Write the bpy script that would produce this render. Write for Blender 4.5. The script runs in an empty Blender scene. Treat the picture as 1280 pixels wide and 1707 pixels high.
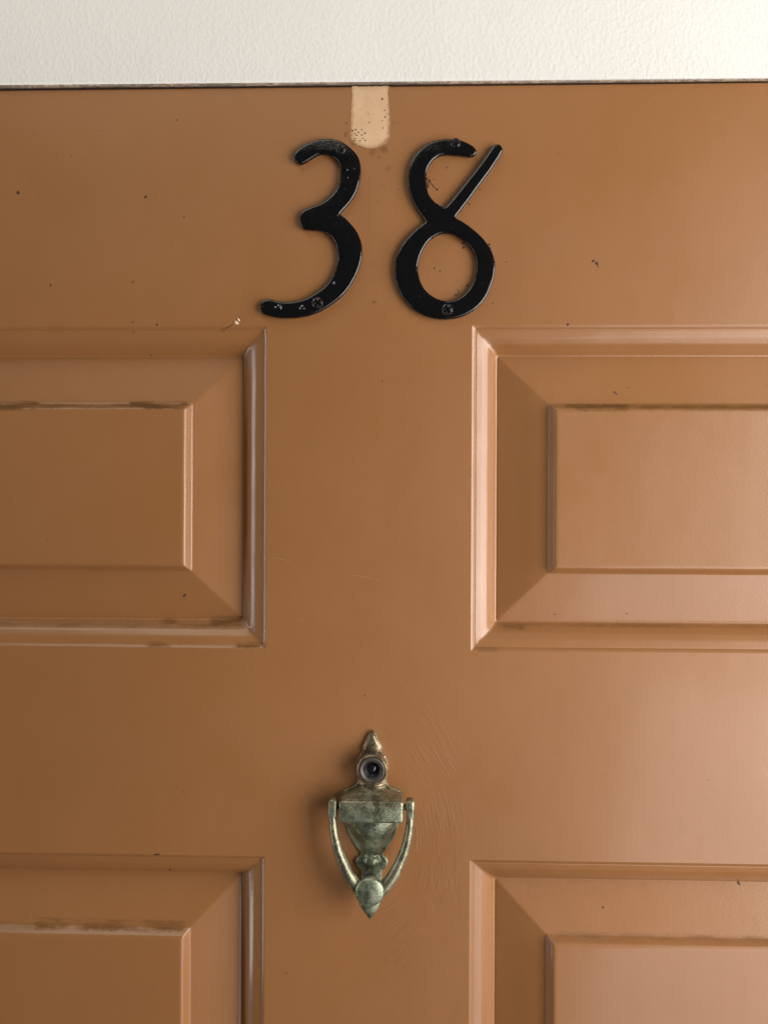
import bpy, bmesh, math, random
from mathutils import Vector, Matrix, noise

random.seed(38)
scene = bpy.context.scene
EYE = 1.79                    # camera height above the floor, metres

# ------------------------------------------------------------------ camera
cam_d = bpy.data.cameras.new('camera')
cam = bpy.data.objects.new('camera', cam_d)
scene.collection.objects.link(cam)
scene.camera = cam
DIST, YAW, ROLL = 0.4359, math.radians(1.5), math.radians(0.25)
cam.matrix_world = (Matrix.Translation((DIST * math.tan(YAW), -DIST, EYE))
                    @ Matrix.Rotation(YAW, 4, 'Z') @ Matrix.Rotation(math.pi / 2, 4, 'X')
                    @ Matrix.Rotation(ROLL, 4, 'Z'))
cam_d.sensor_fit = 'VERTICAL'
cam_d.sensor_height = 24.0
cam_d.lens = 24.0 * 1282.0 / 1707.0
cam_d.clip_start = 0.01
cam_d.clip_end = 100

# ------------------------------------------------------------------ world and lamps
world = bpy.data.worlds.new('World')
scene.world = world
world.use_nodes = True
bgn = world.node_tree.nodes['Background']
bgn.inputs[0].default_value = (1.0, 0.93, 0.83, 1)
bgn.inputs[1].default_value = 0.04

def area(name, loc, target, sx, sy, power, color):
    l = bpy.data.lights.new(name, 'AREA')
    l.shape = 'RECTANGLE'; l.size = sx; l.size_y = sy
    l.energy = power; l.color = color
    o = bpy.data.objects.new(name, l)
    scene.collection.objects.link(o)
    o.location = loc
    o.rotation_euler = (Vector(target) - Vector(loc)).to_track_quat('-Z', 'Y').to_euler()
    return o

T = (0, 0, EYE)
area('daylight_right', (0.80, -0.48, EYE - 0.02), (0, 0, EYE), 0.6, 0.85, 15.5, (1.0, 0.94, 0.89))
area('daylight_left', (-1.5, -0.30, EYE - 0.1), T, 0.10, 2.0, 7, (1.0, 0.95, 0.95))
area('overhead_fill', (-0.35, -0.40, EYE + 0.85), (-0.15, 0, EYE + 0.22), 0.9, 0.45, 3.1, (1.0, 0.95, 0.82))  # added unseen light from above, lifts the wall and the top left
area('floor_bounce_fill', (0.90, -0.95, EYE - 0.80), (0.15, 0, EYE - 0.15), 1.1, 0.9, 8.5, (1.0, 0.88, 0.88))  # added unseen lamp in place of light off the floor, pink sheen low right

scene.view_settings.view_transform = 'Standard'
scene.view_settings.look = 'None'
scene.view_settings.exposure = 0.0
scene.view_settings.gamma = 1.0
scene.view_settings.use_curve_mapping = False
scene.render.engine = 'CYCLES'

# ------------------------------------------------------------------ node helpers
class NT:
    def __init__(self, name):
        self.m = bpy.data.materials.new(name)
        self.m.use_nodes = True
        self.t = self.m.node_tree
        self.bsdf = self.t.nodes['Principled BSDF']
        self.pos = self.t.nodes.new('ShaderNodeNewGeometry').outputs['Position']
    def put(self, sock, v):
        if isinstance(v, bpy.types.NodeSocket): self.t.links.new(v, sock)
        elif isinstance(v, (tuple, list)) and len(v) == 3 and sock.type == 'RGBA': sock.default_value = (*v, 1)
        else: sock.default_value = v
    def math(self, op, a, b=0.0, c=0.0, clamp=False):
        n = self.t.nodes.new('ShaderNodeMath'); n.operation = op; n.use_clamp = clamp
        for i, v in enumerate((a, b, c)): self.put(n.inputs[i], v)
        return n.outputs[0]
    def ramp(self, x, lo, hi, out0=0.0, out1=1.0, smooth=True):
        n = self.t.nodes.new('ShaderNodeMapRange')
        n.interpolation_type = 'SMOOTHSTEP' if smooth else 'LINEAR'
        for i, v in enumerate((x, lo, hi, out0, out1)): self.put(n.inputs[i], v)
        return n.outputs[0]
    def noise(self, scale, detail=2.0, rough=0.5, vec=None, dist=0.0):
        n = self.t.nodes.new('ShaderNodeTexNoise')
        self.put(n.inputs['Vector'], vec or self.pos)
        self.put(n.inputs['Scale'], scale); self.put(n.inputs['Detail'], detail)
        self.put(n.inputs['Roughness'], rough); self.put(n.inputs['Distortion'], dist)
        return n.outputs[0]
    def stretch(self, s, o=(0, 0, 0)):
        n = self.t.nodes.new('ShaderNodeMapping')
        self.put(n.inputs['Vector'], self.pos)
        n.inputs['Scale'].default_value = s; n.inputs['Location'].default_value = o
        return n.outputs[0]
    def xyz(self, v=None):
        n = self.t.nodes.new('ShaderNodeSeparateXYZ'); self.put(n.inputs[0], v or self.pos)
        return n.outputs
    def mix(self, f, a, b):
        n = self.t.nodes.new('ShaderNodeMix'); n.data_type = 'RGBA'
        self.put(n.inputs[0], f); self.put(n.inputs[6], a); self.put(n.inputs[7], b)
        return n.outputs[2]
    def bump(self, h, dist, strength=1.0, nrm=None):
        n = self.t.nodes.new('ShaderNodeBump')
        self.put(n.inputs['Height'], h); n.inputs['Distance'].default_value = dist
        n.inputs['Strength'].default_value = strength
        if nrm: self.put(n.inputs['Normal'], nrm)
        return n.outputs[0]
    def set(self, **kw):
        for k, v in kw.items(): self.put(self.bsdf.inputs[k.replace('_', ' ')], v)
        return self.m

# ------------------------------------------------------------------ materials
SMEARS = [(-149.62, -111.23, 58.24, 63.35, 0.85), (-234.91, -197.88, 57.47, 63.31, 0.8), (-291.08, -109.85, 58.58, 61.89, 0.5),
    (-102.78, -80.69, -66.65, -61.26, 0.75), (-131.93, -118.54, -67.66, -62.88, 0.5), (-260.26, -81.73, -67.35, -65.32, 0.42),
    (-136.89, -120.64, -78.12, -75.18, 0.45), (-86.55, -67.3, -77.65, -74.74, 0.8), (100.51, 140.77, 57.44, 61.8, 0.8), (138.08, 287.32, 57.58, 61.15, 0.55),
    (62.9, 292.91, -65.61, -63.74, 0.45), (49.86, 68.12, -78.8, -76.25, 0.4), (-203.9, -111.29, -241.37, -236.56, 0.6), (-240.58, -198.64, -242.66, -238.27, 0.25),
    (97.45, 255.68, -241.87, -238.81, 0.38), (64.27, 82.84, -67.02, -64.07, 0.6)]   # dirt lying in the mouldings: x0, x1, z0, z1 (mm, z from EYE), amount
STROKE = (-12.81, -186.08)   # centre of the curved brush strokes round the knocker (mm)

SOFT_STAINS = [(-0.9, 205.62, 2.72, 0.75), (-7.7, 203.97, 2.72, 0.5), (-18.62, 208.83, 1.7, 0.6), (1.53, 194.72, 2.04, 0.4), (-22.4, 214.99, 1.7, 0.35),
    (-5.63, 119.23, 1.7, 0.35), (4.14, 220.54, 1.36, 0.3)]    # rusty smudges round the patch: x, z, radius (mm), amount

def paint_material():
    n = NT('brown_door_paint')
    X, Y, Z = n.xyz()
    Xm = n.math('MULTIPLY', X, 1000.0)
    Zm = n.math('MULTIPLY', n.math('SUBTRACT', Z, EYE), 1000.0)
    tone = n.noise(5.0, 3.0)
    base = n.mix(n.ramp(tone, 0.3, 0.7), (0.262, 0.1155, 0.036), (0.284, 0.127, 0.042))
    # faint streaks left by the roller
    streak = n.noise(1.0, 3.0, 0.6, n.stretch((160, 160, 9)))
    base = n.mix(n.ramp(streak, 0.35, 0.75, 0.0, 0.025), base, (0.36, 0.18, 0.08))
    base = n.mix(n.ramp(n.noise(38.0, 5.0, 0.7), 0.56, 0.78, 0.0, 0.12), base, (0.16, 0.08, 0.035))
    # dirt smears with torn edges
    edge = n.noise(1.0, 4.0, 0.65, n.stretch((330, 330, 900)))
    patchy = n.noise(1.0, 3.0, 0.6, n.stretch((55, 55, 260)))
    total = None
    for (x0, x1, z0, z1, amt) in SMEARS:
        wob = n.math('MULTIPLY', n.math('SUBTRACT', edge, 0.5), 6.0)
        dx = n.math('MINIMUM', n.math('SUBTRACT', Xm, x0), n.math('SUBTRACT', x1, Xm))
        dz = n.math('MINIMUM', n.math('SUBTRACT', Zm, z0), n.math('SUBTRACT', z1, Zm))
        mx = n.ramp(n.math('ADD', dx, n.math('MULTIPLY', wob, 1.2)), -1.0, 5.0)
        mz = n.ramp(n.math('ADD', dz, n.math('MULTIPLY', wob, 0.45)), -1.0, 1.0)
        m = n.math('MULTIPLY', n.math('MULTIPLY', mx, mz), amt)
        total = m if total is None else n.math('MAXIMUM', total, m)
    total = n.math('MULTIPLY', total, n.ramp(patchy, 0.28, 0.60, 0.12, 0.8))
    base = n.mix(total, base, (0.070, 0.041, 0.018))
    rag = n.noise(330.0, 4.0, 0.65)
    for (sx, sz, sr, amt) in SOFT_STAINS:
        ax = n.math('SUBTRACT', Xm, sx); az = n.math('SUBTRACT', Zm, sz)
        d = n.math('SQRT', n.math('ADD', n.math('MULTIPLY', ax, ax), n.math('MULTIPLY', az, az)))
        d = n.math('ADD', d, n.math('MULTIPLY', n.math('SUBTRACT', rag, 0.5), sr * 2.2))
        base = n.mix(n.ramp(d, sr * .35, sr * 1.15, amt, 0.0), base, (0.150, 0.058, 0.019))
    # curved brush strokes: rings round the knocker, only where they were brushed
    dx = n.math('SUBTRACT', Xm, STROKE[0]); dz = n.math('SUBTRACT', Zm, STROKE[1])
    r = n.math('SQRT', n.math('ADD', n.math('MULTIPLY', dx, dx), n.math('MULTIPLY', n.math('MULTIPLY', dz, dz), 0.5)))
    r = n.math('ADD', r, n.math('MULTIPLY', n.noise(22.0, 2.0, 0.5), 12.0))
    comb = n.t.nodes.new('ShaderNodeCombineXYZ')
    n.put(comb.inputs[0], n.math('MULTIPLY', r, 0.62)); n.put(comb.inputs[1], n.math('MULTIPLY', dz, 0.05))
    rings = n.noise(1.0, 2.5, 0.7, comb.outputs[0])
    rmask = n.math('MULTIPLY', n.ramp(r, 18.0, 28.0), n.ramp(r, 90.0, 55.0))
    rmask = n.math('MULTIPLY', rmask, n.ramp(dx, -4.0, 12.0))
    rmask = n.math('MULTIPLY', rmask, n.ramp(n.noise(45.0, 3.0, 0.6), 0.40, 0.62, 0.05, 1.0))
    ring_h = n.math('MULTIPLY', n.ramp(rings, 0.35, 0.65), rmask)
    # paint relief: orange peel, slow waviness of the skin, brush marks
    peel = n.noise(900.0, 2.0, 0.5)
    wave = n.noise(1.0, 2.0, 0.5, n.stretch((30, 30, 20)))
    nr = n.bump(wave, 0.0005, 0.65)
    nr = n.bump(peel, 0.00011, 0.5, nr)
    nr = n.bump(ring_h, 0.00015, 0.55, nr)
    nr = n.bump(streak, 0.00006, 0.25, nr)
    nr = n.bump(n.noise(260.0, 3.0, 0.6), 0.00012, 0.3, nr)
    rough = n.ramp(n.noise(11.0, 5.0, 0.65), 0.3, 0.7, 0.37, 0.49)
    rough = n.math('ADD', rough, n.math('MULTIPLY', total, 0.4), clamp=True)
    return n.set(Base_Color=base, Roughness=rough, Normal=nr, Specular_IOR_Level=n.ramp(total, 0.0, 0.5, 0.6, 0.1), Coat_Weight=n.ramp(total, 0.0, 0.4, 0.42, 0.0), Coat_Roughness=0.13)

def wall_material():
    n = NT('cream_textured_wall')
    peel = n.noise(1.0, 2.5, 0.55, n.stretch((470, 470, 400)), 0.15)
    blob = n.ramp(peel, 0.36, 0.70)
    fine = n.noise(1100.0, 2.0)
    nr = n.bump(blob, 0.00042, 0.29)
    nr = n.bump(fine, 0.00012, 0.5, nr)
    col = n.mix(n.ramp(n.noise(9.0, 3.0), 0.3, 0.7), (0.69, 0.695, 0.66), (0.72, 0.725, 0.69))
    # the lower border wears a crisp painted edge
    return n.set(Base_Color=col, Roughness=0.62, Normal=nr, Specular_IOR_Level=0.35)

def frame_material():
    n = NT('dirty_frame_strip')
    a = n.noise(1.0, 5.0, 0.7, n.stretch((420, 700, 700)))
    b = n.noise(1.0, 3.0, 0.6, n.stretch((22, 300, 300)))
    col = n.mix(n.ramp(a, 0.36, 0.64), (0.22, 0.15, 0.10), (0.52, 0.42, 0.32))
    col = n.mix(n.ramp(b, 0.46, 0.68, 0.0, 0.7), col, (0.12, 0.105, 0.08))
    return n.set(Base_Color=col, Roughness=0.75, Normal=n.bump(a, 0.0004, 0.8))

def black_material():
    n = NT('black_gloss_enamel')
    lump = n.noise(230.0, 3.0, 0.6); fine = n.noise(1000.0, 2.0)
    chip = n.noise(420.0, 4.0, 0.7)
    col = n.mix(n.ramp(chip, 0.69, 0.74, 0.0, 0.6), (0.004, 0.004, 0.0045), (0.10, 0.10, 0.105))
    nr = n.bump(lump, 0.0003, 0.22); nr = n.bump(fine, 0.00014, 0.45, nr)
    return n.set(Base_Color=col, Roughness=n.ramp(lump, 0.3, 0.7, 0.10, 0.20), Normal=nr, Specular_IOR_Level=0.5)

def screw_material():
    n = NT('screw_worn_black')
    a = n.noise(900.0, 4.0, 0.7)
    col = n.mix(n.ramp(a, 0.45, 0.7), (0.006, 0.006, 0.006), (0.06, 0.055, 0.05))
    return n.set(Base_Color=col, Roughness=0.42, Metallic=0.3, Normal=n.bump(a, 0.0003, 0.6))

def brass_material(name='tarnished_brass', green=1.0):
    n = NT(name)
    X, Y, Z = n.xyz()
    a = n.noise(150.0, 5.0, 0.65); b = n.noise(420.0, 4.0, 0.7); c = n.noise(1300.0, 3.0, 0.6)
    up = n.ramp(Z, EYE - 0.170, EYE - 0.148)          # greener, duller metal low down
    if green < 1.0: up = n.math('MAXIMUM', up, 1.0 - green)
    dark = n.mix(up, (0.105, 0.128, 0.082), (0.13, 0.095, 0.058))
    light = n.mix(up, (0.345, 0.405, 0.285), (0.33, 0.26, 0.165))
    col = n.mix(n.ramp(a, 0.34, 0.66), dark, light)
    col = n.mix(n.ramp(b, 0.60, 0.70, 0.0, 0.75), col, (0.055, 0.035, 0.018))
    col = n.mix(n.ramp(c, 0.58, 0.70, 0.0, 0.7), col, (0.66, 0.62, 0.48))
    nr = n.bump(b, 0.00035, 0.6); nr = n.bump(c, 0.00014, 0.6, nr)
    return n.set(Base_Color=col, Metallic=0.74, Roughness=n.ramp(a, 0.3, 0.7, 0.27, 0.45), Normal=nr)

def plain(name, col, rough=0.5, metal=0.0, var=0.25, scale=300.0, spec=0.5):
    n = NT(name)
    a = n.noise(scale, 4.0, 0.6)
    lo = tuple(c * (1 - var) for c in col); hi = tuple(min(1, c * (1 + var)) for c in col)
    return n.set(Base_Color=n.mix(n.ramp(a, 0.3, 0.7), lo, hi), Roughness=rough, Metallic=metal,
                 Normal=n.bump(a, 0.0002, 0.4), Specular_IOR_Level=spec)

def patch_material():
    n = NT('old_tan_paint')
    X, Y, Z = n.xyz()
    Xm = n.math('MULTIPLY', X, 1000.0); Zm = n.math('MULTIPLY', n.math('SUBTRACT', Z, EYE), 1000.0)
    a = n.noise(60.0, 4.0, 0.6); b = n.noise(900.0, 3.0, 0.6); c = n.noise(420.0, 5.0, 0.7)
    col = n.mix(n.ramp(a, 0.3, 0.7), (0.53, 0.35, 0.20), (0.61, 0.415, 0.25))
    col = n.mix(n.ramp(b, 0.63, 0.72, 0.0, 0.5), col, (0.30, 0.16, 0.07))
    # remains of the brown coat thinning out along the sides and the foot of the patch
    e = n.math('MINIMUM', n.math('SUBTRACT', PATCH_BOX[1], Xm), n.math('MINIMUM', n.math('SUBTRACT', Xm, PATCH_BOX[0]), n.math('SUBTRACT', 13.6, n.math('SQRT', n.math('ADD', n.math('POWER', n.math('SUBTRACT', Xm, -8.8), 2.0), n.math('POWER', n.math('MINIMUM', n.math('SUBTRACT', Zm, 218.5), 0.0), 2.0))))))
    e = n.math('ADD', e, n.math('MULTIPLY', n.math('SUBTRACT', c, 0.5), 5.0))
    col = n.mix(n.ramp(e, 0.2, 3.6, 1.0, 0.0), col, (0.30, 0.15, 0.06))
    return n.set(Base_Color=col, Roughness=0.5, Normal=n.bump(b, 0.0001, 0.5))
PATCH_BOX = (-20.9, 3.3, 205.2)

PAINT = paint_material(); WALL = wall_material(); FRAME = frame_material()
BLACK = black_material(); SCREW = screw_material(); BRASS = brass_material(); WORN = brass_material('rubbed_brass', 0.55); PATCH = patch_material()
SPECK = plain('dark_dirt', (0.060, 0.024, 0.010), 0.7)
RUST = plain('rusty_stain', (0.175, 0.070, 0.024), 0.6)
CHIP = plain('pale_paint_drip', (0.72, 0.52, 0.34), 0.3, var=0.1)
GAP = plain('dark_gap_shade', (0.03, 0.014, 0.008), 0.8)  # near black: shade of the gap put into the colour
STEEL = plain('grey_viewer_ring', (0.095, 0.085, 0.07), 0.5, 0.6)
BARREL = plain('viewer_barrel', (0.035, 0.035, 0.042), 0.25, 0.4)
LENS = plain('viewer_lens', (0.010, 0.011, 0.018), 0.04, 0.0, var=0.1, scale=20.0, spec=0.8)

# ------------------------------------------------------------------ mesh helpers
COL = scene.collection
def link(name, verts, faces, mat, parent=None, smooth=True):
    me = bpy.data.meshes.new(name)
    me.from_pydata([tuple(v) for v in verts], [], faces)
    bm = bmesh.new(); bm.from_mesh(me)
    bmesh.ops.recalc_face_normals(bm, faces=bm.faces)
    bm.to_mesh(me); bm.free()
    return wrap(name, me, mat, parent, smooth)
def wrap(name, me, mat, parent=None, smooth=True):
    me.materials.clear(); me.materials.append(mat)
    if smooth: me.polygons.foreach_set('use_smooth', [True] * len(me.polygons))
    o = bpy.data.objects.new(name, me)
    COL.objects.link(o)
    if parent: o.parent = parent; o.matrix_parent_inverse = Matrix.Translation(-parent.location)
    return o
def empty(name, loc):
    o = bpy.data.objects.new(name, None); COL.objects.link(o); o.location = loc
    o.empty_display_size = 0.02
    return o
def tag(o, label, cat, group=None):
    o['label'] = label; o['category'] = cat
    if group: o['group'] = group
def W(x, z, h):               # millimetres on the door (x, z from eye level, h out of the face) -> metres
    return Vector((x * 1e-3, -h * 1e-3, EYE + z * 1e-3))
def catmull(P, k=6, closed=True):
    out = []; n = len(P)
    for i in range(n if closed else n - 1):
        g = (lambda j: P[j % n]) if closed else (lambda j: P[max(0, min(n - 1, j))])
        a, b, c, d = g(i - 1), g(i), g(i + 1), g(i + 2)
        for s in range(k):
            t = s / k
            out.append(tuple(0.5 * (2 * b[q] + (c[q] - a[q]) * t + (2 * a[q] - 5 * b[q] + 4 * c[q] - d[q]) * t * t
                                    + (3 * b[q] - a[q] - 3 * c[q] + d[q]) * t ** 3) for q in range(len(b))))
    if not closed: out.append(tuple(P[-1]))
    return out
def auto_smooth(o, deg=40):
    o.data.set_sharp_from_angle(angle=math.radians(deg))
def fillet(pts, r, k=5):
    """round the corners of an open polyline, with holding points beside every arc"""
    out = [pts[0]]
    for a, b, c in zip(pts, pts[1:], pts[2:]):
        a, b, c = Vector(a), Vector(b), Vector(c)
        u, v = (a - b), (c - b)
        rr = min(r, u.length * 0.4, v.length * 0.4)
        p, q = b + u.normalized() * rr, b + v.normalized() * rr
        out.append(tuple(p + u.normalized() * min(rr * .25, .05)))
        for s in range(k + 1):
            t = s / k
            out.append(tuple((1 - t) ** 2 * p + 2 * t * (1 - t) * b + t * t * q))
        out.append(tuple(q + v.normalized() * min(rr * .25, .05)))
    out.append(pts[-1])
    return out

# ------------------------------------------------------------------ wall above and beside the door
DX0, DX1, DTOP = -466.0, 448.0, 241.6          # door edges, mm
FACE = 2.8                                      # wall face stands this far proud of the door face
def build_wall():
    prof = fillet([(44.0, 0.0), (-FACE, 0.0), (-FACE, 420.0)], 1.1, 6)    # (depth, up)
    out_x = 380.0
    path = [((DX0 - 6, -EYE * 1000), (-1, 0)), ((DX0 - 6, DTOP + 2.28), (-1, 1)),
            ((DX1 + 6, DTOP + 0.25), (1, 1)), ((DX1 + 6, -EYE * 1000), (1, 0))]
    V, F_ = [], []
    for (p, d) in path:
        for (y, u) in prof:
            V.append(W(p[0] + d[0] * u, p[1] + d[1] * u, -y))
    n = len(prof)
    for i in range(len(path) - 1):
        for j in range(n - 1):
            F_.append((i * n + j, i * n + j + 1, (i + 1) * n + j + 1, (i + 1) * n + j))
    # back face closing the slab
    b = len(V)
    for (p, d) in path:
        V.append(W(p[0] + d[0] * 420.0, p[1] + d[1] * 420.0, -44.0))
    for i in range(len(path) - 1):
        F_.append(((i + 1) * n - 1, b + i, b + i + 1, (i + 2) * n - 1))
        F_.append((b + i, i * n, (i + 1) * n, b + i + 1))
    o = link('wall', V, F_, WALL)
    o['kind'] = 'structure'
    o['label'] = 'cream orange-peel textured wall above the brown door'
build_wall()

def box(name, x0, x1, z0, z1, h0, h1, mat, parent=None, bev=0.0, seg=2):
    bm = bmesh.new()
    bmesh.ops.create_cube(bm, size=1.0)
    for v in bm.verts:
        v.co = W(x0 + (v.co.x + .5) * (x1 - x0), z0 + (v.co.z + .5) * (z1 - z0), h0 + (v.co.y + .5) * (h1 - h0))
    bmesh.ops.recalc_face_normals(bm, faces=bm.faces)
    if bev: bmesh.ops.bevel(bm, geom=bm.edges[:], offset=bev * 1e-3, segments=seg, affect='EDGES', profile=0.5)
    me = bpy.data.meshes.new(name); bm.to_mesh(me); bm.free()
    o = wrap(name, me, mat, parent)
    auto_smooth(o, 35)
    return o

frame = empty('door_frame', (-0.009, 0, 0))
tag(frame, 'narrow dirty grey-brown door frame strip between wall and door top', 'door frame')
# worn strip under the wall edge, its rough front lip a little behind the wall face
def worn_strip():
    V, F_ = [], []; N = 260
    for i in range(N + 1):
        x = DX0 - 3 + (DX1 - DX0 + 6) * i / N
        j = random.uniform(-.12, .12); q = random.uniform(-.1, .1)
        s = 1.25 - (x + 9) * 0.0022          # the head runs slightly out of level
        for (h, z) in ((-40, s - .03), (1.8 + q, s - .03), (2.05 + q, s - .2), (1.8 + q, s * .5 + j), (0.9, s * .4 + j), (-40, s * .4)):
            V.append(W(x, DTOP + z, h))
    for i in range(N):
        for k in range(5):
            F_.append((i * 6 + k, i * 6 + k + 1, (i + 1) * 6 + k + 1, (i + 1) * 6 + k))
    link('head_strip', V, F_, FRAME, frame)
worn_strip()
box('gap_shade', DX0, DX1, DTOP + .06, DTOP + .26, -40, 0.5, GAP, frame)  # dark strip added for the shade in the gap over the door
for s, x in ((-1, DX0), (1, DX1)):
    box('side_jamb', x + (0.8 if s > 0 else -5.9), x + (5.9 if s > 0 else -0.8), -EYE * 1000, DTOP + .2, -40, 1.7, FRAME, frame, .3)

# ------------------------------------------------------------------ door: embossed steel leaf with raised panels
door = empty('door', (-0.009, 0, 0))
tag(door, 'brown painted panelled door carrying the black number 38 and a knocker', 'door')
RX, LX = 49.2, -66.9
PANELS = [(LX - 243, LX, -78.4, 105.9), (RX, RX + 243, -78.4, 105.9),
          (LX - 243, LX, -196.2 - 690, -196.2), (RX, RX + 243, -196.2 - 690, -196.2)]
EDGE = [(0.0, 0.0), (0.1, 0.01), (0.25, 0.07), (0.6, 0.29), (1.0, 0.55), (1.4, 0.83), (1.65, 1.04), (1.82, 1.26), (1.9, 1.45)]
PROFILE = [(1.9, 1.45), (2.2, 1.64), (2.8, 1.7), (3.5, 1.92), (6.5, 2.95), (10.0, 5.2), (13.2, 8.9), (14.9, 11.3), (15.6, 11.6),
           (16.6, 11.25), (42.8, 4.85), (43.5, 4.7), (44.0, 4.4), (44.4, 3.9), (46.4, 1.15), (46.9, 0.6), (47.6, 0.22),
           (48.5, 0.04), (49.6, 0.0), (56, 0.0)]

def leaf_front():
    xs = [DX0 + 1, LX - 243, LX, RX, RX + 243, DX1 - 1]
    zs = [-EYE * 1000 + 9, -196.2 - 690, -196.2, -78.4, 105.9, DTOP - 1]
    V = [W(x, z, 0) for z in zs for x in xs]; F_ = []
    for j in range(5):
        for i in range(5):
            if i in (1, 3) and j in (1, 3): continue
            F_.append((j * 6 + i, j * 6 + i + 1, (j + 1) * 6 + i + 1, (j + 1) * 6 + i))
    rings = [(0, 0)] + [(math.sin(t * math.pi / 8), 1 - math.cos(t * math.pi / 8)) for t in range(1, 5)] + [(1, 12), (1, 44)]
    base = len(V)
    for (o, d) in rings:
        for (x, z) in ((xs[0] - o, zs[0] - o), (xs[-1] + o, zs[0] - o), (xs[-1] + o, zs[-1] + o), (xs[0] - o, zs[-1] + o)):
            V.append(W(x, z, -d))
    for k in range(len(rings) - 1):
        for i in range(4):
            a = base + k * 4
            F_.append((a + i, a + (i + 1) % 4, a + 4 + (i + 1) % 4, a + 4 + i))
    a = base + (len(rings) - 1) * 4
    F_.append((a, a + 1, a + 2, a + 3))
    o = link('door_face', V, F_, PAINT, door)
    auto_smooth(o, 30)
leaf_front()

def panel_rings(rect, prof, r, k=4):
    x0, x1, z0, z1 = rect; V, F_ = [], []
    m = 40
    n = 4 * (k + m)
    for q, (ins, dep) in enumerate(prof):
        rr = 0.02 if ins < 0.01 else 0.8 + 1.6 * max(0.0, 1 - abs(ins - 12.0) / 7.0)
        ring = []
        for ci, (cx, cz, a0) in enumerate(((x1, z1, 0), (x0, z1, 90), (x0, z0, 180), (x1, z0, 270))):
            sx = -1 if cx == x1 else 1; sz = -1 if cz == z1 else 1
            px, pz = cx + sx * (ins + rr), cz + sz * (ins + rr)
            for s in range(k + 1):
                t = math.radians(a0 + 90 * s / k)
                ring.append((px + rr * math.cos(t), pz + rr * math.sin(t)))
        pts = []
        for i, a in enumerate(ring):
            pts.append(a)
            if i % (k + 1) == k:                       # long side: extra points so the pressing can waver a little
                b = ring[(i + 1) % len(ring)]
                pts += [(a[0] + (b[0] - a[0]) * s / m, a[1] + (b[1] - a[1]) * s / m) for s in range(1, m)]
        amp = 0.0 if ins < 0.2 or ins > 52 else min(1.0, ins / 2.0) * 0.085
        for (x, z) in pts:
            w1 = noise.noise(Vector((x * .05, z * .05, ins * .12))) + .5 * noise.noise(Vector((x * .19, z * .19, 7 + ins * .12)))
            w2 = noise.noise(Vector((x * .06 + 31, z * .06, ins * .12)))
            V.append(W(x + amp * w2, z + amp * w2, -dep - amp * w1))
    for q in range(len(prof) - 1):
        for i in range(n):
            F_.append((q * n + i, q * n + (i + 1) % n, (q + 1) * n + (i + 1) % n, (q + 1) * n + i))
    return V, F_, n
full = EDGE[:-1] + fillet(PROFILE, 1.05, 6)
split = next(i for i, p in enumerate(full) if p[0] > 15.75)
for rect in PANELS:
    V, F_, n = panel_rings(rect, full[split - 1:], 0.7)
    F_.append(tuple(range(len(V) - n, len(V))))
    p = link('raised_panel', V, F_, PAINT, door)
    V, F_, n = panel_rings((rect[0] - .0, rect[1], rect[2], rect[3]), full[:split], 0.9)
    link('panel_moulding', V, F_, PAINT, p)

# patch of old tan paint where something once covered the door
PATCH_OUT = [(-19.28, 241.25), (-14.68, 241.37), (-7.86, 241.41), (-1.05, 241.4), (1.67, 241.38), (1.34, 239.27), (1.01, 237.23), (1.71, 232.47), (2.42, 225.66),
    (2.45, 218.18), (1.96, 212.74), (-0.57, 209.02), (-4.99, 206.67), (-9.75, 206.2), (-14.19, 207.43), (-17.94, 209.16), (-19.9, 211.9), (-20.03, 217.35),
    (-19.85, 224.16), (-19.4, 230.97), (-19.09, 236.75)]
pv = catmull(PATCH_OUT, 8)
pv = [(x + random.uniform(-.16, .16), z + random.uniform(-.13, .13)) for x, z in pv]
V = [W(x, z, 0.06) for x, z in pv] + [W(x, z, 0.005) for x, z in pv]
n = len(pv)
F_ = [tuple(range(n))] + [(i, (i + 1) % n, n + (i + 1) % n, n + i) for i in range(n)]
patch = link('bare_patch', V, F_, PATCH, door, smooth=False)
patch['label'] = 'pale tan patch of old paint at the top of the door'

def tube(pts, rads, name, mat, parent, k=10, flat=1.0, cap=True, link_it=True):
    """sweep along points (x, z, h) with radius per point; flat squeezes the section in depth"""
    P = [Vector((p[0], -p[2], p[1])) for p in pts]; V, F_ = [], []
    for i, p in enumerate(P):
        t = (P[min(i + 1, len(P) - 1)] - P[max(i - 1, 0)]).normalized()
        out = Vector((0, -1, 0)); out = (out - t * out.dot(t)).normalized()
        side = t.cross(out)
        for s in range(k):
            a = 2 * math.pi * s / k
            q = p + side * (math.cos(a) * rads[i]) + out * (math.sin(a) * rads[i] * flat)
            V.append(Vector((q.x * 1e-3, q.y * 1e-3, EYE + q.z * 1e-3)))
    for i in range(len(P) - 1):
        for s in range(k):
            F_.append((i * k + s, i * k + (s + 1) % k, (i + 1) * k + (s + 1) % k, (i + 1) * k + s))
    if cap: F_ += [tuple(range(k)), tuple(range(len(V) - k, len(V)))]
    if not link_it: return V, F_
    return link(name, V, F_, mat, parent)

rim = [(x, z) for x, z in PATCH_OUT if z < DTOP - 6]
rim = catmull(rim, 5, False)
tube([(x + (.25 if x > -3 else -.25), z - .15, 0.0) for x, z in rim], [.2 + random.uniform(-.1, .08) for _ in rim], 'paint_ridge', PAINT, patch, 8, 0.55)

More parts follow.
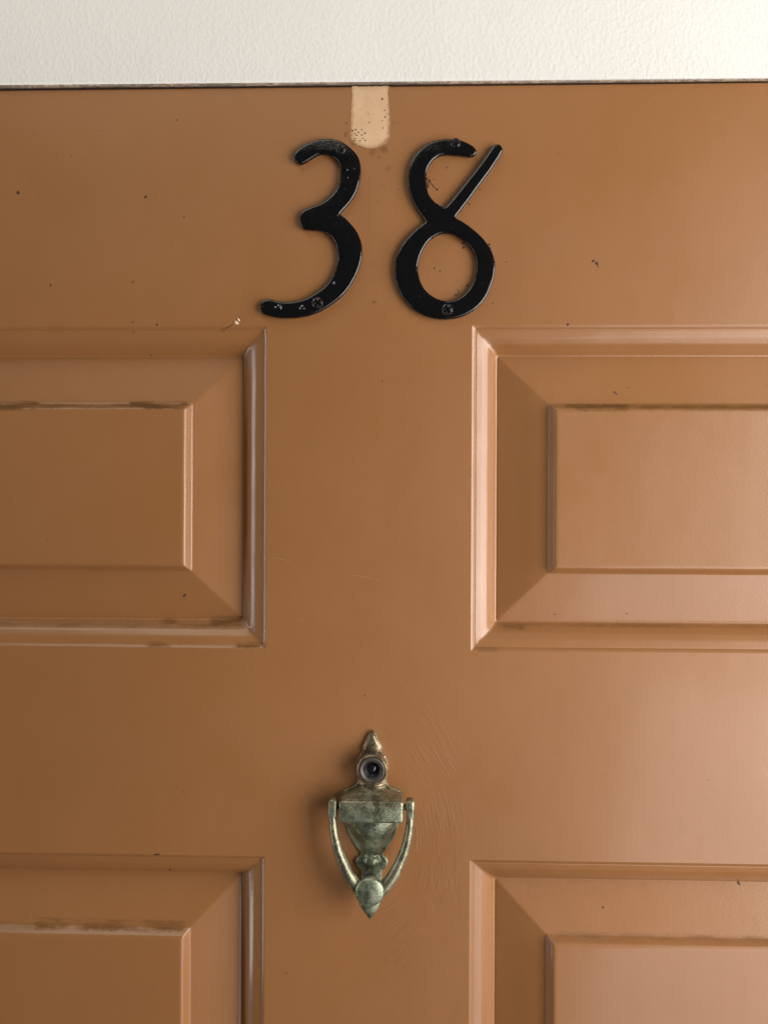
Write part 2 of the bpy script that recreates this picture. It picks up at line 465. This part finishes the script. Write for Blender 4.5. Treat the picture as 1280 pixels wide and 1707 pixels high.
# specks: one thin lumpy crust per mark, joined because they are too small to pick apart
def blob(V, F_, x, z, rx, rz, h=0.12, ang=0.0, k=11):
    b = len(V); ca, sa = math.cos(ang), math.sin(ang)
    ph = [random.uniform(.65, 1.2) for _ in range(k)]
    for lev, (s, hh) in enumerate(((1.0, 0.0), (.75, h * .8), (.35, h))):
        for i in range(k):
            a = 2 * math.pi * i / k
            px, pz = math.cos(a) * rx * s * ph[i], math.sin(a) * rz * s * ph[i]
            V.append(W(x + px * ca - pz * sa, z + px * sa + pz * ca, hh))
    for l in range(2):
        for i in range(k):
            F_.append((b + l * k + i, b + l * k + (i + 1) % k, b + (l + 1) * k + (i + 1) % k, b + (l + 1) * k + i))
    F_.append(tuple(range(b + 2 * k, b + 3 * k)))
def marks(name, data, mat, label, depth=lambda x, z: 0.0, h=.12):
    V, F_ = [], []
    for (x, z, rx, rz, ang) in data:
        s = len(V); blob(V, F_, x, z, rx, rz, h, math.radians(ang))
        d = depth(x, z) * 1e-3
        for i in range(s, len(V)): V[i] = V[i] + Vector((0, d, 0))
    o = link(name, V, F_, mat, door)
    o['kind'] = 'stuff'; o['label'] = label
    return o
def profile_depth(x, z):
    for (x0, x1, z0, z1) in PANELS:
        ins = min(x - x0, x1 - x, z - z0, z1 - z)
        if ins > 0:
            for (a, da), (b, db) in zip(full, full[1:]):
                if a <= ins <= b: return da + (db - da) * (ins - a) / (b - a) - .05
            return 0.0
    return 0.0
SPECKS = [(-210.63, 182.49, 1.22, 1.02, 0), (-136.97, 179.61, 1.02, 0.88, 20), (-119.2, 223.35, 0.61, 0.54, 0), (-114.82, 167.83, 0.51, 0.51, 0),
    (-191.58, 129.39, 0.68, 0.61, 0), (-130.08, 106.55, 0.82, 0.75, 0), (-136.59, 91.48, 0.75, 0.61, 0), (117.29, 141.86, 1.02, 0.82, 30),
    (118.98, 140.5, 1.16, 0.88, -30), (119.65, 138.81, 0.51, 0.61, 0), (131.02, 68.91, 1.02, 0.68, -30), (132.03, 67.9, 0.68, 0.51, 0),
    (103.01, 106.08, 0.88, 0.68, 0), (-115.59, -48.62, 0.82, 1.87, -15), (204.59, -212.94, 0.68, 1.53, 15), (126.26, -226.12, 0.61, 0.82, 0),
    (-123.18, -207.67, 0.61, 1.36, -30), (-128.75, -196.11, 2.04, 0.54, 5), (43.79, 152.0, 0.68, 0.68, 0), (44.14, 149.63, 0.88, 0.88, 0),
    (27.93, 138.16, 0.61, 0.54, 0), (30.99, 136.45, 0.54, 0.54, 0), (46.43, 128.25, 0.61, 0.68, 0), (39.86, 122.84, 0.88, 0.54, 0), (42.7, 170.33, 0.61, 0.51, 0),
    (47.42, 174.2, 0.54, 0.51, 0), (24.0, 184.02, 0.75, 0.68, 0), (23.64, 188.78, 0.68, 0.68, 0), (29.43, 182.63, 0.75, 0.68, 0), (25.0, 187.75, 0.61, 1.02, 30),
    (27.37, 188.41, 0.41, 0.48, 0), (68.17, 141.38, 0.41, 0.41, 0), (60.84, 118.37, 0.48, 0.48, 0), (53.47, 182.47, 0.54, 0.48, 0), (-1.35, 74.32, 0.44, 0.44, 0),
    (138.7, 71.61, 0.34, 0.34, 0), (98.35, -58.57, 0.41, 0.41, 0), (139.6, -57.91, 0.48, 0.48, 0), (-113.72, -160.25, 0.31, 0.31, 0),
    (182.38, -149.41, 0.31, 0.34, 0), (81.74, -110.15, 0.27, 0.27, 0), (-54.15, -262.48, 0.44, 0.44, 0), (-10.44, -104.02, 0.34, 0.48, 0),
    (-192.67, -16.84, 0.27, 0.27, 0), (-149.4, -64.66, 0.34, 0.34, 0), (58.67, 151.25, 1.02, 0.68, 40), (59.36, 149.22, 0.82, 0.68, 10),
    (150.72, 231.04, 0.31, 0.31, 0), (97.21, 202.81, 0.27, 0.27, 0), (-162.43, 217.9, 0.34, 0.34, 0), (-179.73, 203.26, 0.31, 0.31, 0)]
marks('dirt_specks', SPECKS, SPECK, 'small dark specks and pits scattered over the door paint', profile_depth)
STAINS = [(-144.03, 130.94, 0.88, 0.82, 0), (-143.93, 107.96, 1.02, 0.75, 0), (-143.9, 102.81, 0.82, 0.61, 0), (-22.26, 220.78, 0.68, 0.68, 0),
    (-22.74, 213.97, 0.68, 1.36, 0), (-6.74, 140.67, 0.54, 0.48, 0), (-6.31, 119.24, 1.36, 0.54, -10), (34.8, 195.15, 0.82, 0.82, 0),
    (-3.6, 201.22, 0.68, 0.68, 0), (-0.81, 184.87, 0.41, 0.41, 0), (-4.17, 176.39, 0.41, 0.41, 0), (-46.73, 152.77, 1.19, 0.24, -8), (7.36, 182.77, 0.54, 0.41, 0)]
marks('rust_stains', STAINS, RUST, 'faint brown stains round the patch and the numbers', profile_depth, .05)
DOTS = [(-18.66, 216.32, 0.65, 0.54, 0), (-16.95, 216.81, 0.58, 0.54, 0), (-15.41, 215.44, 0.61, 0.44, 30), (-17.46, 214.6, 0.61, 0.44, -30),
    (-16.43, 213.74, 0.61, 0.41, 0), (-13.55, 216.95, 0.37, 0.54, 30), (-11.83, 214.9, 0.41, 0.68, 35), (-13.53, 213.89, 0.61, 0.34, 0),
    (-12.84, 212.01, 0.61, 0.34, 0), (-11.48, 210.81, 0.61, 0.37, 0), (-14.54, 210.49, 0.75, 0.31, 0), (-17.95, 210.69, 0.51, 0.34, 0),
    (-17.27, 211.88, 0.41, 0.34, 0), (-9.31, 221.0, 0.44, 0.44, 0), (-14.45, 228.2, 0.31, 0.27, 0), (-2.04, 234.2, 0.54, 0.68, 0), (-0.65, 227.73, 0.48, 0.48, 0),
    (-0.3, 223.98, 0.41, 0.82, 0), (-1.99, 221.96, 0.34, 0.41, 0), (-1.63, 217.7, 0.41, 0.54, 0), (0.38, 225.68, 0.31, 0.31, 0), (-9.84, 225.77, 0.54, 0.2, 0),
    (-13.19, 213.89, 0.24, 0.24, 0)]
dv = marks('patch_specks', DOTS, SPECK, 'cluster of black dots on the tan patch', lambda x, z: -0.06, .05)
# insect legs and strands stuck beside the figure eight
V, F_ = [], []
for pts in [[(25.34, 188.09), (26.03, 186.05), (27.73, 184.0), (29.43, 182.63)], [(25.0, 187.07), (24.34, 184.7), (23.66, 183.35)], [(41.54, 125.89),
    (41.71, 123.85), (40.2, 122.84)], [(-86.31, 106.47), (-89.4, 104.42), (-92.14, 102.03)], [(-82.55, 110.9), (-82.88, 108.85),
    (-84.25, 107.49)], [(23.3, 189.46), (23.99, 186.74), (23.32, 184.37)]]:
    c = catmull([(p[0], p[1], .15) for p in pts], 4, False)
    v, f = tube(c, [.16 + random.uniform(-.05, .05) for _ in c], '', None, None, 6, .8, True, False)
    b = len(V); V += v; F_ += [tuple(i + b for i in q) for q in f]
st = link('insect_strands', V, F_, SPECK, door); st['kind'] = 'stuff'
V, F_ = [], []
for (x, z, rx, rz, a) in [(-84.6, 107.49, 1.43, 1.16, -30), (-83.23, 109.2, 0.68, 1.22, 20)]:
    blob(V, F_, x, z, rx, rz, .5, math.radians(a))
drip = link('paint_drip', V, F_, CHIP, door)
drip['label'] = 'tiny pale paint drip above the left panel corner'
# fine scratches between the panels
V, F_ = [], []
for pts in [[(-18.58, -36.01), (-11.76, -36.64), (-2.55, -38.62)], [(-64.79, -26.06), (-58.61, -27.05), (-52.78, -28.72)], [(-47.51, -60.41), (-45.79, -62.45)]]:
    c = catmull([(p[0], p[1], .0) for p in pts], 4, False)
    v, f = tube(c, [.06 * math.sin(math.pi * (i + .5) / len(c)) + .02 for i in range(len(c))], '', None, None, 5, .5, True, False)
    b = len(V); V += v; F_ += [tuple(i + b for i in q) for q in f]
sc = link('scratches', V, F_, plain('scratched_paint', (0.46, 0.27, 0.14), 0.5), door); sc['kind'] = 'stuff'

# ------------------------------------------------------------------ house numbers
def screw(x, z, h, r, parent, tilt=0.0, turn=0.3):
    """domed cross-slot screw head"""
    bm = bmesh.new(); k = 28; rings = []
    prof = [(1.0, -.6), (1.0, 0.05), (.9, .28), (.62, .45), (.34, .5), (.16, .5), (.08, .5)]
    for q, (s, hh) in enumerate(prof):
        ring = []
        for i in range(k):
            a = 2 * math.pi * i / k + turn
            d = abs(((i / k * 4 + .5) % 1) - .5)
            depth = 0
            if s < .75 and d < .13 / max(s, .3): depth = -.55
            if s <= .16: depth = -.6
            ring.append(bm.verts.new(W(x + math.cos(a) * s * r, z + math.sin(a) * s * r, h + (hh + depth) * r * .55 + math.sin(a) * s * r * tilt)))
        rings.append(ring)
    for a, b in zip(rings, rings[1:]):
        for i in range(k): bm.faces.new((a[i], a[(i + 1) % k], b[(i + 1) % k], b[i]))
    bm.faces.new(rings[-1])
    bmesh.ops.recalc_face_normals(bm, faces=bm.faces)
    me = bpy.data.meshes.new('screw'); bm.to_mesh(me); bm.free()
    o = wrap('screw', me, SCREW, parent)
    auto_smooth(o, 40)
    return o

def number(name, loops, thick, bev, label, screws):
    cu = bpy.data.curves.new(name, 'CURVE'); cu.dimensions = '2D'; cu.fill_mode = 'BOTH'
    xs = [p[0] for p in loops[0]]; zs = [p[1] for p in loops[0]]
    cx, cz = (min(xs) + max(xs)) / 2, min(zs)
    for lp in loops:
        pts = catmull(lp, 6)
        sp = cu.splines.new('POLY'); sp.points.add(len(pts) - 1); sp.use_cyclic_u = True
        for p, q in zip(sp.points, pts): p.co = (q[0] - cx + random.uniform(-.07, .07), q[1] - cz + random.uniform(-.07, .07), 0, 1)
    cu.offset = -bev; cu.extrude = thick / 2 - bev * .6; cu.bevel_depth = bev; cu.bevel_resolution = 3
    tmp = bpy.data.objects.new('tmp', cu); COL.objects.link(tmp)
    dg = bpy.context.evaluated_depsgraph_get()
    me = bpy.data.meshes.new_from_object(tmp.evaluated_get(dg))
    bpy.data.objects.remove(tmp)
    zmax = max(v.co.z for v in me.vertices); zmin = min(v.co.z for v in me.vertices)
    for v in me.vertices:                      # squash the rounded edge to the wanted thickness, back on the door
        h = (v.co.z - zmin) / (zmax - zmin) * thick
        v.co = W(cx + v.co.x, cz + v.co.y, h)
    root = empty(name, W(cx, cz, 0))
    o = wrap('figure', me, BLACK, root)
    bm = bmesh.new(); bm.from_mesh(me); bmesh.ops.remove_doubles(bm, verts=bm.verts, dist=1e-6)
    bmesh.ops.recalc_face_normals(bm, faces=bm.faces); bm.to_mesh(me); bm.free()
    me.polygons.foreach_set('use_smooth', [True] * len(me.polygons))
    auto_smooth(o, 50)
    tag(root, label, 'house number', 'black house numbers on the door')
    for (x, z, r, tl, tn) in screws: screw(x, z, thick + .05, r, root, tl, tn)
    return root

THREE = [(-51.86, 200.9), (-50.17, 204.01), (-45.92, 207.17), (-41.12, 209.31), (-36.36, 210.53), (-29.96, 210.48), (-24.64, 208.84), (-19.32, 205.06),
    (-15.57, 200.62), (-13.95, 195.25), (-14.19, 188.39), (-16.02, 180.94), (-19.19, 175.53), (-23.12, 170.81), (-25.32, 168.44), (-24.8, 167.59),
    (-21.73, 165.03), (-16.95, 159.74), (-14.21, 154.47), (-12.96, 149.37), (-12.94, 144.29), (-14.24, 138.32), (-17.5, 130.9), (-22.23, 123.96), (-28.5, 118.21),
    (-35.93, 113.47), (-43.38, 110.77), (-52.48, 109.5), (-60.44, 109.79), (-66.83, 111.17), (-70.05, 113.01), (-70.61, 115.94), (-69.02, 118.86),
    (-65.27, 120.18), (-61.54, 119.32), (-56.72, 118.63), (-50.82, 118.95), (-44.48, 120.63), (-38.57, 123.81), (-33.48, 127.73), (-29.75, 132.47),
    (-27.39, 137.9), (-26.5, 143.67), (-27.31, 149.44), (-29.17, 153.86), (-32.38, 156.94), (-36.68, 158.83), (-43.15, 159.23), (-46.56, 160.24), (-47.94, 162.45),
    (-48.4, 166.2), (-46.61, 169.93), (-42.53, 172.11), (-37.25, 173.95), (-32.5, 176.8), (-28.26, 181.02), (-25.91, 186.44), (-25.39, 192.21), (-26.29, 196.97),
    (-28.86, 199.87), (-33.12, 201.87), (-37.37, 201.81), (-41.08, 199.97), (-44.82, 197.62), (-48.09, 196.55), (-50.96, 198.17)]
EIGHT = [(51.21, 203.21), (50.21, 200.79), (47.52, 200.03), (42.46, 200.61), (34.69, 201.25), (30.81, 200.7), (26.93, 198.12), (24.18, 193.98), (23.08, 189.56),
    (23.11, 184.07), (24.52, 178.99), (27.34, 175.08), (31.1, 172.35), (32.79, 171.83), (34.48, 172.49), (38.11, 176.67), (46.9, 187.7), (54.6, 197.71),
    (59.56, 204.8), (61.23, 206.44), (63.99, 206.55), (65.75, 204.21), (65.02, 201.35), (59.01, 192.07), (52.48, 183.23), (44.77, 172.77), (40.07, 166.54),
    (40.42, 165.02), (43.63, 163.31), (49.28, 159.29), (54.79, 154.13), (59.2, 148.03), (61.51, 141.94), (61.81, 135.86), (60.46, 129.21), (57.16, 121.45),
    (52.23, 115.38), (45.54, 110.94), (38.4, 109.03), (30.67, 108.77), (23.43, 110.45), (16.14, 114.36), (10.02, 121.15), (6.42, 129.39), (5.54, 137.16),
    (6.53, 143.86), (9.89, 151.06), (14.94, 157.14), (19.89, 161.55), (22.35, 163.43), (22.18, 164.78), (18.2, 170.22), (15.12, 176.34), (13.13, 182.95),
    (13.0, 190.24), (14.43, 196.83), (18.05, 202.9), (23.01, 207.09), (29.12, 209.41), (34.65, 209.87), (39.72, 209.66), (43.77, 208.61), (48.5, 206.27)]
EIGHT_HOLE = [(33.77, 157.04), (39.28, 155.9), (44.86, 152.28), (48.75, 148.07), (51.0, 143.1), (51.5, 137.59), (50.78, 132.55), (48.31, 127.02), (43.81, 122.07),
    (38.35, 119.38), (32.68, 119.05), (27.27, 121.27), (22.86, 124.9), (20.03, 129.92), (18.62, 136.02), (19.07, 141.57), (21.34, 147.66), (24.93, 152.92),
    (29.35, 155.95)]
THICK = 3.4
n3 = number('house_number', [THREE], THICK, 1.5, 'black enamelled figure 3 screwed to the door', [(-25.15, 204.38, 3.0, 0, 0.4), (-37.98, 117.72, 3.3, 0, 0.9)])
n8 = number('house_number', [EIGHT, EIGHT_HOLE], THICK, 1.5, 'black enamelled open-topped figure 8 beside the 3', [(39.26, 206.89, 2.8, 0.3, 0.2),
    (34.97, 113.81, 3.3, 0, 0.6)])
# chipped enamel showing pale metal on the foot of the 3
V, F_ = [], []
for (x, z, rx, rz, a) in [(-58.69, 115.4, 0.55, 1.3, 10), (-60.05, 116.42, 0.5, 0.5, 0), (-61.75, 115.41, 0.7, 0.5, 20), (-46.8, 116.05, 0.9, 0.6, 30),
    (-47.81, 114.7, 0.6, 0.7, 0), (-45.44, 114.69, 0.5, 0.6, 0), (-28.54, 129.19, 0.7, 0.5, -40), (-28.88, 128.85, 0.5, 0.8, 0), (-21.37, 192.69, 0.35, 0.35, 0),
    (-17.65, 193.34, 0.3, 0.3, 0), (-21.01, 188.29, 0.35, 0.35, 0)]:
    s = len(V); blob(V, F_, x, z, rx, rz, .12, math.radians(a))
    for i in range(s, len(V)): V[i] = V[i] + Vector((0, -THICK * 1e-3, 0))
GREYCHIP = plain('chipped_enamel', (0.20, 0.20, 0.22), 0.25, 0.5)
ch = link('enamel_chips', V, F_, GREYCHIP, n3); ch['kind'] = 'stuff'

# ------------------------------------------------------------------ door knocker with viewer
KX = -5.92
kn = empty('door_knocker', W(KX, -220.0, 0))
tag(kn, 'tarnished brass urn-shaped door knocker with built-in viewer', 'door knocker')

def loft(name, secs, mat, parent, k=24, cap=True, h0=0.0):
    """secs: (z, half width, height, exponent): half super-ellipse sections lying on the door"""
    V, F_ = [], []
    for (z, w, h, e) in secs:
        for i in range(k + 1):
            a = math.pi * i / k; c, s = math.cos(a), math.sin(a)
            V.append(W(KX + w * math.copysign(abs(c) ** (2 / e), c), z, h0 + h * abs(s) ** (2 / e)))
    m = k + 1
    for j in range(len(secs) - 1):
        for i in range(k): F_.append((j * m + i, j * m + i + 1, (j + 1) * m + i + 1, (j + 1) * m + i))
        F_.append((j * m, (j + 1) * m, (j + 1) * m + k, j * m + k))
    if cap: F_ += [tuple(range(m)), tuple(range(len(V) - m, len(V)))]
    o = link(name, V, F_, mat, parent)
    auto_smooth(o, 55)
    return o
def smooth_secs(secs, k=5): return catmull(secs, k, False)

def plate(name, right, thick, bev, mat, parent):
    """flat plate symmetric about the knocker's axis from its right-hand outline (dx, z), rounded front edge"""
    pts = catmull(right, 5, False)
    loop = [(KX + x, z) for x, z in pts] + [(KX - x, z) for x, z in reversed(pts) if x > .02]
    bm = bmesh.new()
    vs = [bm.verts.new(W(x, z, 0.0)) for x, z in loop]
    f = bm.faces.new(vs)
    r = bmesh.ops.extrude_face_region(bm, geom=[f])
    tv = [v for v in r['geom'] if isinstance(v, bmesh.types.BMVert)]
    for v in tv: v.co.y -= thick * 1e-3
    bmesh.ops.recalc_face_normals(bm, faces=bm.faces)
    top = [e for e in bm.edges if e.verts[0] in tv and e.verts[1] in tv]
    bmesh.ops.bevel(bm, geom=top, offset=bev * 1e-3, segments=3, affect='EDGES', profile=.5, clamp_overlap=True)
    me = bpy.data.meshes.new(name); bm.to_mesh(me); bm.free()
    o = wrap(name, me, mat, parent); auto_smooth(o, 40)
    return o

def disc_lathe(name, cx, cz, prof, mat, parent, k=40, tilt=0.0):
    """turned piece with its axis straight out of the door; prof = (radius, height)"""
    V, F_ = [], []
    for (r, h) in prof:
        for i in range(k):
            a = 2 * math.pi * i / k
            V.append(W(cx + r * math.cos(a), cz + r * math.sin(a), h))
    for j in range(len(prof) - 1):
        for i in range(k): F_.append((j * k + i, j * k + (i + 1) % k, (j + 1) * k + (i + 1) % k, (j + 1) * k + i))
    F_.append(tuple(range(len(V) - k, len(V)))); F_.append(tuple(range(k)))
    o = link(name, V, F_, mat, parent); auto_smooth(o, 50)
    return o

K = {
    'plate': [(0, -123.77), (1.7, -124.98), (3.39, -128.71), (5.26, -132.29), (5.08, -135.0), (6.78, -137.03), (8.47, -140.42), (8.81, -144.48), (8.47, -148.89),
    (8.13, -152.27), (10.17, -154.98), (15.58, -157.35), (17.27, -159.39), (17.27, -166.5), (15.91, -170.22), (15.24, -174.29), (12.87, -182.42), (9.15, -188.51),
    (6.1, -193.25), (8.13, -195.63), (8.98, -198.0), (7.46, -201.04), (5.76, -202.74), (5.59, -207.48), (4.75, -210.19), (0, -211.54)],
    'finial': [(-123.8, 0.35, 1.4, 2), (-126.05, 2.03, 2.4, 2), (-129.28, 3.89, 3.0, 2.2), (-132.17, 5.33, 3.5, 2.6), (-134.53, 5.23, 3.6, 2.6),
    (-136.22, 3.88, 3.2, 2.4), (-138.07, 3.04, 2.6, 2.2)],
    'eye': (0.13, -143.12, 8.35),
    'neck': [(-150.21, 7.4, 5.0, 2.3), (-152.37, 8.22, 7.2, 2.3), (-153.37, 8.03, 7.2, 2.3), (-154.02, 7.54, 7.0, 2.4), (-154.84, 7.68, 7.6, 2.5)],
    'shoulder': [(-153.87, 7.37, 7.0, 2.4), (-155.18, 8.02, 7.8, 2.5), (-156.15, 10.0, 8.8, 2.8), (-157.11, 13.3, 10.2, 3.2), (-157.72, 15.91, 11.8, 4),
    (-158.32, 17.16, 13.2, 6), (-159.15, 17.47, 14.6, 8)],
    'block': (-170.71, -158.55, 17.61, 15.2),
    'urn': [(-169.59, 15.02, 11.2, 2.2), (-172.5, 15.02, 11.3, 2.1), (-175.83, 14.34, 11.2, 2.05), (-179.99, 12.62, 10.4, 2), (-184.16, 9.99, 8.8, 2),
    (-187.9, 7.13, 6.9, 2), (-190.4, 5.33, 5.6, 2), (-192.48, 4.51, 5.0, 2), (-193.73, 4.51, 5.0, 2)],
    'bead': [(-192.89, 4.36, 4.9, 2), (-193.49, 4.66, 5.2, 2), (-194.92, 5.41, 6.2, 2), (-196.62, 5.78, 6.6, 2), (-198.34, 5.26, 6.1, 2), (-199.19, 4.06, 4.4, 2)],
    'strike': [(-207.68, 2.7, 3.0, 2.5), (-209.03, 3.72, 6.2, 3), (-211.73, 3.72, 6.2, 3)],
    'arm': [(21.32, -167.55, 10.5, 2.14), (21.37, -170.21, 10.5, 2.14), (20.6, -177.64, 11, 2.37), (18.58, -186.08, 11.8, 2.64), (15.41, -193.65, 12.6, 2.94),
    (11.8, -200.47, 13.2, 3.27), (7.42, -205.94, 13.5, 3.43), (4.29, -209.89, 13.5, 3.3)],
    'lug': (19.11, 23.66, -169.41, -159.17, 5.5, 12.8),
    'knob': (-0.49, -206.92, 8.04),
    'tip': [(-212.94, 6.26, 13, 3.6), (-215.57, 6.1, 13, 3.4), (-217.88, 4.78, 13, 3.0), (-220.18, 3.13, 13, 2.5), (-222.16, 1.58, 13, 2),
    (-223.47, 0.59, 13, 1.2), (-223.97, 0.1, 13, 0.1)],
}
plate('back_plate', K['plate'], 2.2, .7, BRASS, kn)
fin = K['finial']
loft('finial', smooth_secs(fin), BRASS, kn, 20)
px_, pz_ = KX + K['eye'][0], K['eye'][1]; R = K['eye'][2]
disc_lathe('viewer_collar', px_, pz_, [(R * 1.0, 0), (R * 1.0, 8.3), (R * 1.03, 8.8), (R * 1.0, 9.6), (R * .93, 10.1), (R * .9, 10.0), (R * .86, 9.7),
    (R * .86, 4)], BRASS, kn)
vw = disc_lathe('door_viewer', px_, pz_, [(R * .86, 5), (R * .86, 10.2), (R * .83, 10.9), (R * .78, 11.1), (R * .72, 11.0), (R * .60, 10.3), (R * .585, 10.45),
    (R * .565, 10.3), (R * .56, 6)], STEEL, kn)
disc_lathe('viewer_barrel', px_, pz_, [(R * .56, 5.5), (R * .56, 9.6), (R * .53, 9.9), (R * .50, 9.7), (R * .44, 8.3), (R * .42, 8.5), (R * .39, 8.3),
    (R * .33, 7.1), (R * .32, 5)], BARREL, vw)
disc_lathe('lens', px_, pz_, [(R * .34, 5.2), (R * .34, 7.1), (R * .30, 7.6), (R * .22, 8.05), (R * .12, 8.3), (R * .03, 8.36)], LENS, vw)
loft('neck', smooth_secs(K['neck']), BRASS, kn, 28)
loft('shoulder', smooth_secs(K['shoulder']), BRASS, kn, 32)
bz0, bz1, bw, bh = K['block']
box('pivot_block', KX - bw, KX + bw, bz0, bz1, 1.0, bh, BRASS, kn, 1.5, 3)
loft('urn', smooth_secs(K['urn']), BRASS, kn, 30)
loft('foot_bead', smooth_secs(K['bead']), BRASS, kn, 24)
loft('strike', K['strike'], BRASS, kn, 16)
# swinging bail with lugs and knob
def bail():
    pts = K['arm']
    c = catmull([p[:4] for p in pts], 6, False)
    allp = [(KX - x, z, h) for x, z, h, r in c] + [(KX + x, z, h) for x, z, h, r in reversed(c)]
    rad = [r for x, z, h, r in c] + [r for x, z, h, r in reversed(c)]
    b = tube([(KX - x, z, h) for x, z, h, r in c], [r for x, z, h, r in c], 'bail_arm', WORN, kn, 16, 1.15)
    tube([(KX + x, z, h) for x, z, h, r in c], [r for x, z, h, r in c], 'bail_arm', WORN, kn, 16, 1.15)
bail()
lx0, lx1, lz0, lz1, lh0, lh1 = K['lug']
for s in (-1, 1):
    a, b = sorted((KX + s * lx0, KX + s * lx1))
    box('pivot_lug', a, b, lz0, lz1, lh0, lh1, BRASS, kn, 1.2, 3)
    a, b = sorted((KX + s * (bw - 2), KX + s * (lx0 + .5)))
    zc = (lz0 + lz1) / 2 + .6; hc = (lh0 + lh1) / 2
    tube([(a, zc, hc), (b, zc, hc)], [1.6, 1.6], 'pivot_pin', BRASS, kn, 12)
kx, kz, kr = K['knob']; kx += KX
knob = disc_lathe('knob', kx, kz, [(kr * .62, 6), (kr * .66, 9), (kr * .82, 12.5), (kr * .97, 15.5), (kr * 1.0, 17.2), (kr * .96, 18.3),
                                   (kr * .84, 19.0), (kr * .55, 19.6), (kr * .2, 19.85), (kr * .05, 19.9)], BRASS, kn)
def tip():
    V, F_ = [], []; k = 20
    secs = K['tip']
    for (z, w, hc, d) in secs:
        for i in range(k):
            a = 2 * math.pi * i / k
            V.append(W(kx + w * math.cos(a), z, hc + d * math.sin(a)))
    for j in range(len(secs) - 1):
        for i in range(k): F_.append((j * k + i, j * k + (i + 1) % k, (j + 1) * k + (i + 1) % k, (j + 1) * k + i))
    F_ += [tuple(range(k)), tuple(range(len(V) - k, len(V)))]
    link('drop_tip', V, F_, BRASS, kn)
tip()
